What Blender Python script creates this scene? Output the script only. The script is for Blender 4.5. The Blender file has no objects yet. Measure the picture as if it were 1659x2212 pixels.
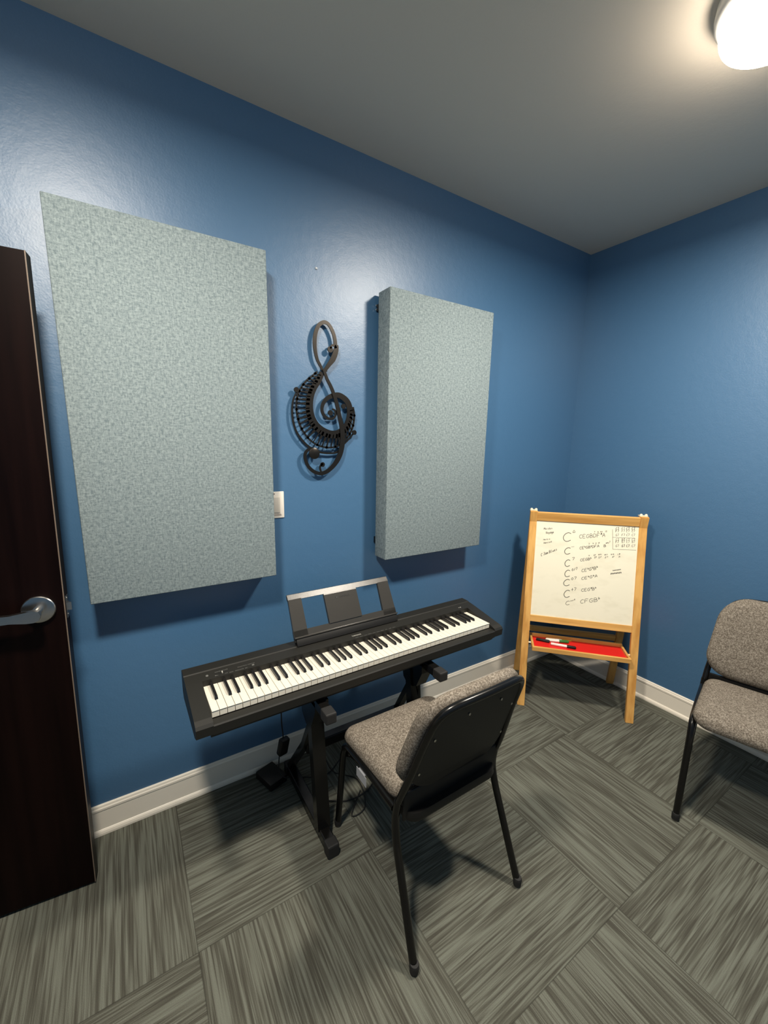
import bpy, bmesh, math, random
from mathutils import Vector, Matrix
S = bpy.context.scene
C = S.collection
random.seed(4)
PI = math.pi

# ------------------------------------------------------------------ camera
cam_d = bpy.data.cameras.new('camera')
cam = bpy.data.objects.new('camera', cam_d); C.objects.link(cam)
cam.location = (-2.6089, -1.7233, 1.5344)
cam.rotation_euler = (1.3805, -0.0186, -0.5648)
cam_d.sensor_fit = 'VERTICAL'; cam_d.sensor_height = 24.0; cam_d.sensor_width = 24.0
cam_d.lens = 883.57 / 2212 * 24.0
cam_d.shift_x = -0.0005; cam_d.shift_y = 0.00835
cam_d.clip_start = 0.02
S.camera = cam

# ------------------------------------------------------------------ world, exposure
W = bpy.data.worlds.new('world'); S.world = W; W.use_nodes = True
W.node_tree.nodes['Background'].inputs[0].default_value = (0.75, 0.86, 1.0, 1)
W.node_tree.nodes['Background'].inputs[1].default_value = 0.02
S.view_settings.view_transform = 'Standard'
S.view_settings.look = 'None'
S.view_settings.gamma = 1.0
S.view_settings.use_curve_mapping = False
S.view_settings.exposure = 0.0
LAMP_POWER = 27.0                 # emission strength of the two ceiling lamp glasses
LAMP_COLOR = (1.0, 0.91, 0.78)
LAMP_WATTS = 50.0                 # downward light of each ceiling lamp

# ------------------------------------------------------------------ room size
X0, Y0, H = -3.76, -2.44, 2.717   # left wall, wall behind the camera, ceiling

# ------------------------------------------------------------------ materials
def mat(name, col=(.5,.5,.5), rough=.5, metal=0., spec=.5, emit=None, es=0.):
    m = bpy.data.materials.new(name); m.use_nodes = True
    b = m.node_tree.nodes['Principled BSDF']
    b.inputs['Base Color'].default_value = (*col, 1)
    b.inputs['Roughness'].default_value = rough
    b.inputs['Metallic'].default_value = metal
    b.inputs['Specular IOR Level'].default_value = spec
    if emit:
        b.inputs['Emission Color'].default_value = (*emit, 1)
        b.inputs['Emission Strength'].default_value = es
    return m
def nn(m, t, **k):
    n = m.node_tree.nodes.new(t)
    for a, v in k.items(): setattr(n, a, v)
    return n
def lk(m, a, b): m.node_tree.links.new(a, b)
def noise(m, scale, detail=2., vec=None, rough=.5, dims='3D'):
    n = nn(m, 'ShaderNodeTexNoise'); n.inputs['Scale'].default_value = scale
    n.inputs['Detail'].default_value = detail; n.inputs['Roughness'].default_value = rough
    if vec is not None: lk(m, vec, n.inputs['Vector'])
    return n
def ramp(m, fac, stops):
    r = nn(m, 'ShaderNodeValToRGB'); e = r.color_ramp.elements
    while len(e) < len(stops): e.new(.5)
    for q, (p, c) in zip(e, stops): q.position = p; q.color = (*c, 1)
    lk(m, fac, r.inputs[0]); return r
def coord(m, sc=(1,1,1), out='Object'):
    t = nn(m, 'ShaderNodeTexCoord'); mp = nn(m, 'ShaderNodeMapping')
    mp.inputs['Scale'].default_value = sc; lk(m, t.outputs[out], mp.inputs[0]); return mp.outputs[0]
def bump(m, h, strength=.2, dist=.002):
    b = nn(m, 'ShaderNodeBump'); b.inputs['Strength'].default_value = strength
    b.inputs['Distance'].default_value = dist; lk(m, h, b.inputs['Height'])
    lk(m, b.outputs[0], m.node_tree.nodes['Principled BSDF'].inputs['Normal'])
def setc(m, out): lk(m, out, m.node_tree.nodes['Principled BSDF'].inputs['Base Color'])
def mth(m, op, a, b=None):
    n = nn(m, 'ShaderNodeMath', operation=op)
    for i, v in enumerate((a, b)):
        if v is None: continue
        if isinstance(v, (int, float)): n.inputs[i].default_value = v
        else: lk(m, v, n.inputs[i])
    return n.outputs[0]

M = {}
def paint(name, col, rough, bs=.25, scale=160, spec=.5):
    m = mat(name, col, rough, spec=spec)
    c = coord(m); n = noise(m, scale, 3, c); n2 = noise(m, 28, 2, c)
    h = mth(m, 'ADD', n.outputs[0], mth(m, 'MULTIPLY', n2.outputs[0], 2.0))
    bump(m, h, bs, .0012)
    return m
M['blue'] = paint('blue_wall_paint', (0.050, 0.139, 0.266), .44, .30, spec=1.0)
M['ceil'] = paint('ceiling_paint', (0.74, 0.65, 0.53), .55, .22)
M['trim'] = paint('trim_paint', (0.86, 0.80, 0.69), .40, .05)
M['lampwhite'] = mat('white_metal', (.72,.70,.64), .35)
M['glass'] = mat('lamp_glass', (.9,.88,.82), .4, emit=LAMP_COLOR, es=LAMP_POWER)

def carpet():
    m = mat('carpet_tiles', rough=.95, spec=.1)
    t = nn(m, 'ShaderNodeTexCoord'); sp = nn(m, 'ShaderNodeSeparateXYZ'); lk(m, t.outputs['Object'], sp.inputs[0])
    X, Y = sp.outputs[0], sp.outputs[1]
    u = mth(m, 'DIVIDE', mth(m, 'ADD', X, 2.542+6.1), .61); v = mth(m, 'DIVIDE', mth(m, 'ADD', Y, .005+6.1), .61)
    iu, iv = mth(m, 'FLOOR', u), mth(m, 'FLOOR', v)
    par = mth(m, 'MODULO', mth(m, 'ADD', iu, iv), 2.0)         # 1: stripes along x
    rnd = mth(m, 'ADD', mth(m, 'MULTIPLY', iu, 3.71), mth(m, 'MULTIPLY', iv, 7.13))
    inv = mth(m, 'SUBTRACT', 1.0, par)
    al = mth(m, 'ADD', mth(m, 'MULTIPLY', X, par), mth(m, 'MULTIPLY', Y, inv))
    ac = mth(m, 'ADD', mth(m, 'MULTIPLY', Y, par), mth(m, 'MULTIPLY', X, inv))
    def vec(sa, sc, sz):
        c = nn(m, 'ShaderNodeCombineXYZ')
        lk(m, mth(m, 'MULTIPLY', al, sa), c.inputs[0]); lk(m, mth(m, 'MULTIPLY', ac, sc), c.inputs[1])
        lk(m, mth(m, 'MULTIPLY', rnd, sz), c.inputs[2]); return c.outputs[0]
    n1 = noise(m, 1., 1.5, vec(4.5, 125., 1.), .5)
    n2 = noise(m, 1., 1., vec(7., 300., 2.3), .5)
    n3 = noise(m, 1., 1., vec(3., 30., 1.7), .5)
    n4 = noise(m, 900., 1., t.outputs['Object'])
    s = mth(m, 'ADD', mth(m, 'MULTIPLY', n1.outputs[0], .55), mth(m, 'MULTIPLY', n2.outputs[0], .36))
    s = mth(m, 'ADD', s, mth(m, 'MULTIPLY', n3.outputs[0], .19))
    r = ramp(m, s, [(.43, (.062,.060,.048)), (.52, (.088,.088,.071)), (.585, (.122,.126,.103)), (.67, (.150,.157,.130))])
    r2 = ramp(m, n4.outputs[0], [(.3, (.66,.66,.66)), (.7, (1.32,1.32,1.32))])
    mx = nn(m, 'ShaderNodeMix', data_type='RGBA', blend_type='MULTIPLY'); mx.inputs[0].default_value = 1.
    lk(m, r.outputs[0], mx.inputs[6]); lk(m, r2.outputs[0], mx.inputs[7])
    # thin joint between tiles
    fu = mth(m, 'ABSOLUTE', mth(m, 'SUBTRACT', mth(m, 'FRACT', u), .5)); fv = mth(m, 'ABSOLUTE', mth(m, 'SUBTRACT', mth(m, 'FRACT', v), .5))
    e = mth(m, 'GREATER_THAN', mth(m, 'MAXIMUM', fu, fv), .4975)
    mx2 = nn(m, 'ShaderNodeMix', data_type='RGBA', blend_type='MIX')
    lk(m, mth(m, 'MULTIPLY', e, .55), mx2.inputs[0]); lk(m, mx.outputs[2], mx2.inputs[6]); mx2.inputs[7].default_value = (.035,.035,.028,1)
    setc(m, mx2.outputs[2])
    bump(m, mth(m, 'ADD', s, mth(m, 'MULTIPLY', n4.outputs[0], .4)), .5, .003)
    return m
M['carpet'] = carpet()

def weave(name, lo, hi, sc, fine):
    m = mat(name, rough=.95, spec=.15)
    a = noise(m, 1., 2, coord(m, (sc*1.7, sc, sc*.6))); b = noise(m, 1., 2, coord(m, (sc*.6, sc, sc*1.7)))
    c = noise(m, 1., 0, coord(m, (fine, fine, fine)))
    s = mth(m, 'ADD', mth(m, 'MULTIPLY', a.outputs[0], .42), mth(m, 'MULTIPLY', b.outputs[0], .42))
    s = mth(m, 'ADD', s, mth(m, 'MULTIPLY', c.outputs[0], .2))
    r = ramp(m, s, [(.40, lo), (.52, tuple((p+q)/2 for p, q in zip(lo, hi))), (.64, hi)]); setc(m, r.outputs[0])
    bump(m, s, .35, .0015)
    return m
M['panel'] = weave('panel_fabric', (.140,.180,.196), (.285,.343,.350), 120., 500.)
def heather():
    m = mat('chair_fabric', rough=.95, spec=.1)
    c = coord(m); a = noise(m, 210., 3, c, .6); b = noise(m, 60., 2, c)
    s = mth(m, 'ADD', mth(m, 'MULTIPLY', a.outputs[0], .85), mth(m, 'MULTIPLY', b.outputs[0], .15))
    r = ramp(m, s, [(.38, (.095,.080,.064)), (.50, (.165,.142,.115)), (.62, (.27,.24,.20))]); setc(m, r.outputs[0])
    bump(m, s, .5, .002); return m
M['heather'] = heather()
def wood(name, lo, hi, sc=(3,60,60), rough=.42):
    m = mat(name, rough=rough, spec=.4)
    n = noise(m, 1., 3, coord(m, sc), .6)
    r = ramp(m, n.outputs[0], [(.36, lo), (.62, hi)]); setc(m, r.outputs[0]); return m
M['pine'] = wood('varnished_pine', (.56,.27,.066), (.76,.43,.130), (26,26,2.2))
M['pineH'] = wood('varnished_pine_rail', (.56,.27,.066), (.76,.43,.130), (2.2,26,26))
M['door'] = wood('espresso_veneer', (.0030,.0010,.0008), (.0062,.0022,.0017), (22,22,1.2), .42)
M['door'].node_tree.nodes['Principled BSDF'].inputs['Specular IOR Level'].default_value = .10
M['edge'] = mat('door_edge_highlight', (.16,.12,.09), .4)  # pale tone for the highlight painted along the door corner
M['chrome'] = mat('satin_chrome', (.50,.49,.47), .26, 1.)
M['blackmetal'] = mat('black_powder_coat', (.005,.0048,.0045), .25, spec=.35)
M['blackplastic'] = mat('black_plastic', (.009,.0085,.008), .5, spec=.3)
M['case'] = paint('piano_case_plastic', (.014,.0135,.0115), .50, .12, 900, .35)
M['rest'] = paint('music_rest_plastic', (.036,.033,.028), .30, .12, 900)
M['ivory'] = mat('white_key_plastic', (.72,.68,.58), .22)
M['ebony'] = mat('black_key_plastic', (.012,.011,.011), .28)
M['silver'] = mat('printed_silver', (.42,.41,.37), .45)
M['greymark'] = mat('printed_grey', (.13,.13,.12), .5)
M['darkmark'] = mat('dark_print', (.008,.008,.008), .5)
M['art'] = mat('bronzed_black_metal', (.030,.026,.022), .34, .75)
M['rubber'] = mat('black_rubber', (.010,.010,.010), .7)
M['switch'] = mat('switch_plastic', (.80,.74,.66), .35)
M['switch2'] = mat('switch_shadow_plastic', (.60,.55,.48), .4)
M['dial'] = mat('switch_slot', (.20,.16,.13), .5)
def wb():
    m = mat('whiteboard_surface', rough=.28)
    n = noise(m, 9., 3, coord(m, (1, 1, 2.2)), .6)
    r = ramp(m, n.outputs[0], [(.22, (.80,.75,.58)), (.5, (.88,.83,.66))]); setc(m, r.outputs[0]); return m
M['wb'] = wb()
M['ink'] = mat('marker_ink', (.11,.10,.08), .6)
M['chalk'] = mat('chalkboard', (.012,.012,.013), .7)
M['red'] = mat('red_tray_paint', (.72,.018,.014), .4)
M['cream'] = mat('cream_plastic', (.80,.70,.52), .4)
M['white'] = mat('white_marker_plastic', (.80,.74,.68), .35)
M['green'] = mat('green_marker_cap', (.035,.17,.035), .35)
M['yellow'] = mat('yellow_pencil', (.75,.42,.06), .4)
M['greypan'] = mat('grey_painted_steel', (.36,.37,.40), .35)
M['wallanchor'] = mat('filler_white', (.6,.62,.64), .5)

# ------------------------------------------------------------------ mesh helpers
def tag(o, label=None, cat=None, group=None, kind=None):
    if label: o['label'] = label
    if cat: o['category'] = cat
    if group: o['group'] = group
    if kind: o['kind'] = kind
    return o
def obj(name, bm, m, parent=None, smooth=False, angle=None):
    bmesh.ops.remove_doubles(bm, verts=bm.verts, dist=1e-6)
    bmesh.ops.recalc_face_normals(bm, faces=bm.faces)
    me = bpy.data.meshes.new(name); bm.to_mesh(me); bm.free()
    me.materials.append(m if not isinstance(m, str) else M[m])
    if smooth:
        me.polygons.foreach_set('use_smooth', [True]*len(me.polygons))
        if angle is None: angle = 40
        try: me.set_sharp_from_angle(angle=math.radians(angle))
        except Exception: pass
    o = bpy.data.objects.new(name, me); C.objects.link(o)
    if parent: o.parent = parent
    return o
def thing(name, label, cat, loc=(0,0,0), rot=(0,0,0), group=None):
    o = bpy.data.objects.new(name, None); C.objects.link(o); o.empty_display_size = .1
    o.location = loc; o.rotation_euler = rot
    return tag(o, label, cat, group)
def BM(): return bmesh.new()
def box(bm, x0, x1, y0, y1, z0, z1, bev=0., seg=2):
    vs = [bm.verts.new((x, y, z)) for x in (x0, x1) for y in (y0, y1) for z in (z0, z1)]
    f = [(0,1,3,2), (4,6,7,5), (0,4,5,1), (2,3,7,6), (0,2,6,4), (1,5,7,3)]
    fs = [bm.faces.new([vs[i] for i in q]) for q in f]
    if bev > 0:
        es = list({e for q in fs for e in q.edges})
        bmesh.ops.bevel(bm, geom=es, offset=bev, segments=seg, affect='EDGES', profile=.5)
    return bm
def prism(bm, prof, lo, hi, axis='x'):
    def P(a, b, t): return {'x': (t, a, b), 'y': (a, t, b), 'z': (a, b, t)}[axis]
    A = [bm.verts.new(P(a, b, lo)) for a, b in prof]; B = [bm.verts.new(P(a, b, hi)) for a, b in prof]
    n = len(prof); bm.faces.new(A); bm.faces.new(B[::-1])
    for i in range(n): bm.faces.new([A[i], A[(i+1) % n], B[(i+1) % n], B[i]])
    return bm
def fillet(pts, r, n=6):
    pts = [Vector(p) for p in pts]; out = [pts[0]]
    for i in range(1, len(pts)-1):
        a, b, c = pts[i-1], pts[i], pts[i+1]
        u = (a-b); v = (c-b); d = min(r, u.length*.48, v.length*.48)
        p0 = b+u.normalized()*d; p1 = b+v.normalized()*d
        for k in range(n+1):
            t = k/n; out.append(p0*(1-t)**2 + b*2*t*(1-t) + p1*t*t)
    out.append(pts[-1]); return out
def tube(bm, pts, r, seg=12, caps=True, fil=0., sq=None):
    if fil: pts = fillet(pts, fil)
    pts = [Vector(p) for p in pts]; rings = []
    t0 = (pts[1]-pts[0]).normalized(); up = Vector((0,0,1)) if abs(t0.z) < .9 else Vector((1,0,0))
    nrm = (up - t0*up.dot(t0)).normalized()
    for i, p in enumerate(pts):
        if i == 0: t = t0
        elif i == len(pts)-1: t = (p-pts[i-1]).normalized()
        else: t = ((pts[i+1]-p).normalized()+(p-pts[i-1]).normalized()).normalized()
        nrm = (nrm - t*nrm.dot(t)).normalized(); bn = t.cross(nrm)
        rr = r[i] if isinstance(r, (list, tuple)) else r
        if sq: offs = [(a*sq[0], b*sq[1]) for a, b in ((1,1),(-1,1),(-1,-1),(1,-1))]
        else: offs = [(rr*math.cos(2*PI*k/seg), rr*math.sin(2*PI*k/seg)) for k in range(seg)]
        rings.append([bm.verts.new(p+nrm*a+bn*b) for a, b in offs])
    n = len(rings[0])
    for A, B in zip(rings, rings[1:]):
        for k in range(n): bm.faces.new([A[k], A[(k+1) % n], B[(k+1) % n], B[k]])
    if caps: bm.faces.new(rings[0][::-1]); bm.faces.new(rings[-1])
    return bm
def lathe(bm, prof, seg=32, loc=(0,0,0), axis='z'):
    rings = []
    for r, z in prof:
        ring = []
        for k in range(seg):
            a = 2*PI*k/seg; q = {'z': (r*math.cos(a), r*math.sin(a), z), 'y': (r*math.cos(a), z, r*math.sin(a)), 'x': (z, r*math.cos(a), r*math.sin(a))}[axis]
            ring.append(bm.verts.new((q[0]+loc[0], q[1]+loc[1], q[2]+loc[2])))
        rings.append(ring)
    for A, B in zip(rings, rings[1:]):
        for k in range(seg): bm.faces.new([A[k], A[(k+1) % seg], B[(k+1) % seg], B[k]])
    bm.faces.new(rings[0]); bm.faces.new(rings[-1][::-1]); return bm
def rrect(w, d, r, n=8):
    r = max(min(r, w/2-1e-4, d/2-1e-4), 1e-4); out = []
    for cx, cy, a0 in ((w/2-r, d/2-r, 0), (-w/2+r, d/2-r, 90), (-w/2+r, -d/2+r, 180), (w/2-r, -d/2+r, 270)):
        for k in range(n+1):
            a = math.radians(a0+90*k/n); out.append((cx+r*math.cos(a), cy+r*math.sin(a)))
    return out
def pad(bm, w, d, r, prof, f=lambda x, y, z: (x, y, z), n=8):
    rings = []
    for ins, z in prof:
        rings.append([bm.verts.new(f(x, y, z)) for x, y in rrect(w-2*ins, d-2*ins, max(r-ins, .004), n)])
    m = len(rings[0])
    for A, B in zip(rings, rings[1:]):
        for k in range(m): bm.faces.new([A[k], A[(k+1) % m], B[(k+1) % m], B[k]])
    bm.faces.new(rings[0][::-1]); bm.faces.new(rings[-1]); return bm
def cr(pts, n=5):
    P = [Vector(p) for p in pts]; out = []
    for i in range(len(P)-1):
        a = P[i-1] if i else P[0]*2-P[1]; b, c = P[i], P[i+1]; d = P[i+2] if i+2 < len(P) else P[-1]*2-P[-2]
        for k in range(n):
            t = k/n; out.append(.5*((2*b)+(c-a)*t+(2*a-5*b+4*c-d)*t*t+(3*b-a-3*c+d)*t**3))
    out.append(P[-1]); return out
def wlerp(w, t):
    q = t*(len(w)-1); k = min(int(q), len(w)-2); return w[k]*(1-(q-k))+w[k+1]*(q-k)
def ribbon(bm, pts, w, y0, y1, smooth=True):
    """flat strip following 2-D points (x, z), cut from plate between y0 and y1"""
    P = cr([(p[0], p[1]) for p in pts]) if smooth else [Vector(p) for p in pts]
    n = len(P); L = []
    for i in range(n):
        t = (P[min(i+1, n-1)]-P[max(i-1, 0)]).normalized(); nr = Vector((-t.y, t.x))
        ww = w if not isinstance(w, (list, tuple)) else wlerp(w, i/(n-1))
        a = P[i]+nr*ww/2; b = P[i]-nr*ww/2
        L.append([bm.verts.new(q) for q in ((a.x, y0, a.y), (b.x, y0, b.y), (b.x, y1, b.y), (a.x, y1, a.y))])
    for A, B in zip(L, L[1:]):
        for k in range(4): bm.faces.new([A[k], A[(k+1) % 4], B[(k+1) % 4], B[k]])
    bm.faces.new(L[0][::-1]); bm.faces.new(L[-1]); return bm
def text(name, body, size, m, parent, mtx, ext=.0003):
    cu = bpy.data.curves.new(name, 'FONT'); cu.body = body; cu.size = size; cu.extrude = ext; cu.align_x = 'CENTER'; cu.resolution_u = 2
    t = bpy.data.objects.new('tmp', cu); C.objects.link(t)
    me = bpy.data.meshes.new_from_object(t.evaluated_get(bpy.context.evaluated_depsgraph_get()))
    bpy.data.objects.remove(t)
    me.transform(mtx); me.materials.clear(); me.materials.append(M[m]); me.name = name
    o = bpy.data.objects.new(name, me); C.objects.link(o); o.parent = parent; return o
def disc(bm, c, r, y0, y1, seg=24):
    return lathe(bm, [(r, y0), (r, y1)], seg, (c[0], 0, c[1]), 'y')

# ================================================================== room
def st(o): o['kind'] = 'structure'; return o
T = .12
b = BM(); box(b, X0-1.5, T, Y0-T, .4, -.10, 0); st(obj('floor', b, 'carpet'))
b = BM(); box(b, X0-1.5, T, Y0-T, .4, H, H+.10); st(obj('ceiling', b, 'ceil'))
b = BM(); box(b, X0-T, T, 0, T, 0, H); st(obj('wall_back', b, 'blue'))
b = BM(); box(b, 0, T, Y0, 0, 0, H); st(obj('wall_right', b, 'blue'))
b = BM(); box(b, X0-T, T, Y0-T, Y0, 0, H); st(obj('wall_front', b, 'blue'))
DY0, DY1, DH = -1.06, -.12, 2.03                    # doorway in the left wall
b = BM(); box(b, X0-T, X0, DY1, 0, 0, H); box(b, X0-T, X0, Y0, DY0, 0, H); box(b, X0-T, X0, DY0, DY1, DH, H)
st(obj('wall_left', b, 'blue'))
# hallway wall seen through the doorway
b = BM(); box(b, X0-1.5, X0-1.4, Y0-T, .4, 0, H); box(b, X0-1.4, X0-T, .3, .4, 0, H); st(obj('wall_hallway', b, 'trim'))

BP = [(0, 0), (.0165, 0), (.0165, .008), (.014, .016), (.010, .021), (.0085, .022), (.0085, .103), (.0105, .105), (.0105, .113), (.0075, .117), (.006, .124), (.003, .1275), (0, .1275)]
def baseboard(name, p0, p1):
    """skirting run from p0 to p1; profile grows to the left of the direction"""
    p0 = Vector((*p0, 0)); p1 = Vector((*p1, 0)); d = (p1-p0).normalized(); nr = Vector((-d.y, d.x, 0))
    bm = BM(); R = []
    for p in (p0, p1): R.append([bm.verts.new(p+nr*a+Vector((0, 0, z))) for a, z in BP])
    n = len(BP); bm.faces.new(R[0]); bm.faces.new(R[1][::-1])
    for k in range(n): bm.faces.new([R[0][k], R[0][(k+1) % n], R[1][(k+1) % n], R[1][k]])
    return st(obj(name, bm, 'trim'))
baseboard('baseboard_back', (0, 0), (X0, 0))
baseboard('baseboard_right', (0, Y0), (0, 0))
baseboard('baseboard_front', (X0, Y0), (0, Y0))
baseboard('baseboard_left', (X0, DY0-.07), (X0, Y0))
b = BM()
for y0, y1, z0, z1 in ((DY0-.06, DY0, 0, DH+.06), (DY1, DY1+.06, 0, DH+.06), (DY0, DY1, DH, DH+.06)): box(b, X0-T-.005, X0+.012, y0, y1, z0, z1, .004)
st(obj('trim_1', b, 'trim'))

# ------------------------------------------------------------------ door, open flat towards the back wall
door = bpy.data.objects.new('door_1', None); C.objects.link(door)
door.location = (-2.813, -.215, .008); door.rotation_euler = (0, .0186, math.radians(-5.6))
st(door); door['label'] = 'dark espresso wood door standing open along the blue wall'
DL = .905
b = BM(); box(b, -DL, -.0002, .0003, .0445, 0, 2.0, .0012); obj('door_leaf', b, 'door', door)
b = BM(); box(b, -.0028, 0, 0, .0016, 0, 2.0); obj('lit_edge_line', b, 'edge', door)  # thin pale strip: light on the door's front corner, put in as colour
h = BM(); lathe(h, [(.041, 0), (.041, -.008), (.039, -.0105), (.036, -.011)], 48, (-.062, 0, 1.018), 'y')
rose = obj('handle_rose', h, 'chrome', door, True, 30); rose['label'] = 'round satin chrome rose'
h = BM(); lathe(h, [(.0125, -.010), (.0125, -.058), (.011, -.061)], 24, (-.062, 0, 1.018), 'y')
prism(h, [(-.050, 1.030), (-.045, 1.018), (-.050, 1.005), (-.062, .999), (-.080, .999), (-.115, 1.004), (-.165, 1.003), (-.172, 1.009), (-.172, 1.024), (-.165, 1.028), (-.115, 1.027), (-.080, 1.032), (-.062, 1.034)], -.062, -.048, 'y')
obj('lever_handle', h, 'chrome', door, True, 30)
h = BM(); box(h, -.0005, .0015, .010, .035, .975, 1.045, .0004); obj('latch_plate', h, 'chrome', door)
h = BM(); prism(h, [(0, .012), (.0135, .012), (.002, .031), (0, .031)], 1.000, 1.024, 'z'); obj('latch_bolt', h, 'chrome', door)
h = BM()
for z in (.984, 1.036): lathe(h, [(.0035, .0005), (.0035, .0022)], 12, (0, .0225, z), 'x')
obj('latch_screw', h, 'chrome', door)
h = BM(); lathe(h, [(.041, .045), (.041, .053), (.036, .056)], 36, (-.062, 0, 1.018), 'y'); lathe(h, [(.0125, .05), (.0125, .10)], 20, (-.062, 0, 1.018), 'y'); box(h, -.17, -.05, .088, .10, 1.005, 1.03, .003)
obj('rear_handle', h, 'chrome', door, True, 30)
h = BM()
for z in (.25, 1.0, 1.75): tube(h, [(-DL-.004, .045, z-.05), (-DL-.004, .045, z+.05)], .007)
obj('hinge', h, 'chrome', door)

# ================================================================== ceiling lamps
def ceiling_lamp(x, y, label):
    t = thing('ceiling_light', label, 'ceiling light', (x, y, H), group='round flush ceiling lights')
    b = BM(); lathe(b, [(.150, 0), (.152, -.020), (.150, -.036), (.140, -.046), (.128, -.049)], 64); obj('lamp_base', b, 'lampwhite', t, True, 40)
    pr = [(.126, -.046)]
    for k in range(13):
        a = k/12*PI/2; pr.append((.136*max(math.cos(a), 0)**.62+.0005, -.052-.066*math.sin(a)**.62))
    b = BM(); lathe(b, pr, 64); obj('lamp_glass', b, 'glass', t, True, 60)
    ld = bpy.data.lights.new('lamp_light', 'AREA'); ld.shape = 'DISK'; ld.size = .20; ld.energy = LAMP_WATTS; ld.color = LAMP_COLOR
    lo = bpy.data.objects.new('lamp_light', ld); C.objects.link(lo); lo.parent = t; lo.location = (0, 0, -.1205)
    return t
ceiling_lamp(-1.05, -1.175, 'glowing round ceiling light at the top right corner of the picture')
ceiling_lamp(-2.72, -1.175, 'round ceiling light nearest the open door')

# ================================================================== acoustic panels
def panel(x0, x1, z0, z1, label, bracket):
    cx, cz = (x0+x1)/2, (z0+z1)/2
    t = thing('acoustic_panel', label, 'acoustic panel', (cx, 0, cz), group='fabric acoustic panels on the blue wall')
    w, h = (x1-x0), (z1-z0)
    b = BM(); box(b, -w/2, w/2, -.1167, -.020, -h/2, h/2, .0035, 3); obj('fabric_wrap', b, 'panel', t, True, 50)
    for sx in (-1, 1):
        for zz in (h/2-.06, -h/2+.08):
            b = BM(); box(b, sx*(w/2-.015)-.012, sx*(w/2-.015)+.012, -.021, -.0005, zz-.016, zz+.016, .002)
            wb_ = obj('wall_bracket', b, 'blackmetal', t)
            if sx < 0 and zz > 0:
                for z2 in (h/2-.052, h/2-.070):
                    b = BM(); lathe(b, [(.0035, -.004), (.0035, .0015), (.001, .003)], 10, (-w/2-.003, -.010, z2), 'x'); obj('bracket_screw', b, 'chrome', wb_)
    return t
panel(-2.7398, -2.1094, .981, 2.2018, 'large grey-blue fabric acoustic panel between the door and the metal clef', True)
panel(-1.5752, -.9433, .9703, 2.1903, 'grey-blue fabric acoustic panel right of the metal clef, its left side showing', True)

# ------------------------------------------------------------------ light switch, screw plug
t = thing('light_switch', 'white wall switch plate half hidden behind the large fabric panel', 'light switch', (-2.066, 0, 1.2585))
b = BM(); box(b, -.035, .035, -.0055, 0, -.0575, .0575, .0025); obj('wall_plate', b, 'switch', t, True, 40)
b = BM(); box(b, -.0165, .0165, -.0095, -.004, -.034, .034, .002); obj('rocker', b, 'switch2', t, True, 40)
b = BM(); box(b, -.020, .020, -.0065, -.005, -.0415, -.0395); box(b, -.020, .022, -.0065, -.005, -.0465, -.0445); obj('dimmer_slot', b, 'dial', t)
b = BM(); lathe(b, [(.003, -.0065), (.003, -.005)], 10, (-.008, 0, .048), 'y'); obj('plate_screw', b, 'dial', t)
b = BM(); lathe(b, [(.0055, .001), (.0055, -.002), (.003, -.005)], 12, (-1.866, 0, 2.231), 'y')
tag(obj('wall_plug', b, 'wallanchor', None, True), 'tiny white screw plug in the wall above the metal clef', 'wall plug')

# ================================================================== treble clef wall art
art = thing('wall_art', 'black metal treble clef with piano keys hanging between the two fabric panels', 'wall art', (-1.83, 0, 1.70))
YF, YB = -.023, -.018
def strip(name, pts, w, y0=YF, y1=YB, parent=art, ends=()):
    b = BM(); ribbon(b, pts, w, y0, y1)
    for c, r in ends: disc(b, c, r, y0, y1)
    return obj(name, b, 'art', parent)
strip('upper_loop', [(-.0176,.1237),(-.0299,.1459),(-.0455,.1722),(-.0537,.205),(-.056,.2413),(-.051,.2768),(-.0368,.3075),(-.0156,.3229),(.0038,.3215),(.0198,.3056),(.0323,.2813),(.0384,.2542),(.0401,.2326)], [.010,.013,.017,.016,.014,.015,.016])
strip('loop_tail', [(.0431,.240),(.0431,.2298),(.0382,.2072),(.0263,.1805),(.0079,.1563),(-.0121,.1303)], [.016,.020,.023,.024,.018,.014], YF-.003, YB-.003)
strip('loop_curl', [(.0410,.2263),(.0339,.2369),(.0213,.2349),(.014,.2215)], [.012,.009,.008], YF-.003, YB-.003, ends=[((.0138,.2182), .0125)])
strip('stem', [(-.0175,.1347),(-.0034,.0981),(.0146,.0677),(.0263,.0428),(.0374,.0142),(.0485,-.0247),(.0584,-.0643),(.0675,-.101),(.0725,-.1417),(.0698,-.183),(.0608,-.2212),(.0451,-.2524),(.0219,-.2799),(-.0068,-.3018),(-.0369,-.3097),(-.0663,-.3022),(-.0931,-.2797),(-.1079,-.2478),(-.1074,-.2213),(-.0935,-.2055),(-.072,-.1983)], [.012,.014,.016,.018,.022,.024,.022,.018,.016,.014,.013,.011], YF-.004, YB-.004)
b = BM(); disc(b, (-.0669,-.2213), .0245, YF-.007, YB-.007, 32); lathe(b, [(.0245, YF-.007), (.018, YF-.010), (.002, YF-.011)], 32, (-.0669, 0, -.2213), 'y'); obj('base_ball', b, 'art', art, True, 40)
strip('lower_curl', [(-.0253,-.266),(-.0366,-.2789),(-.0367,-.2926),(-.0295,-.3099)], [.010,.008,.007], ends=[((-.0253,-.2706), .0105)])
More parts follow.
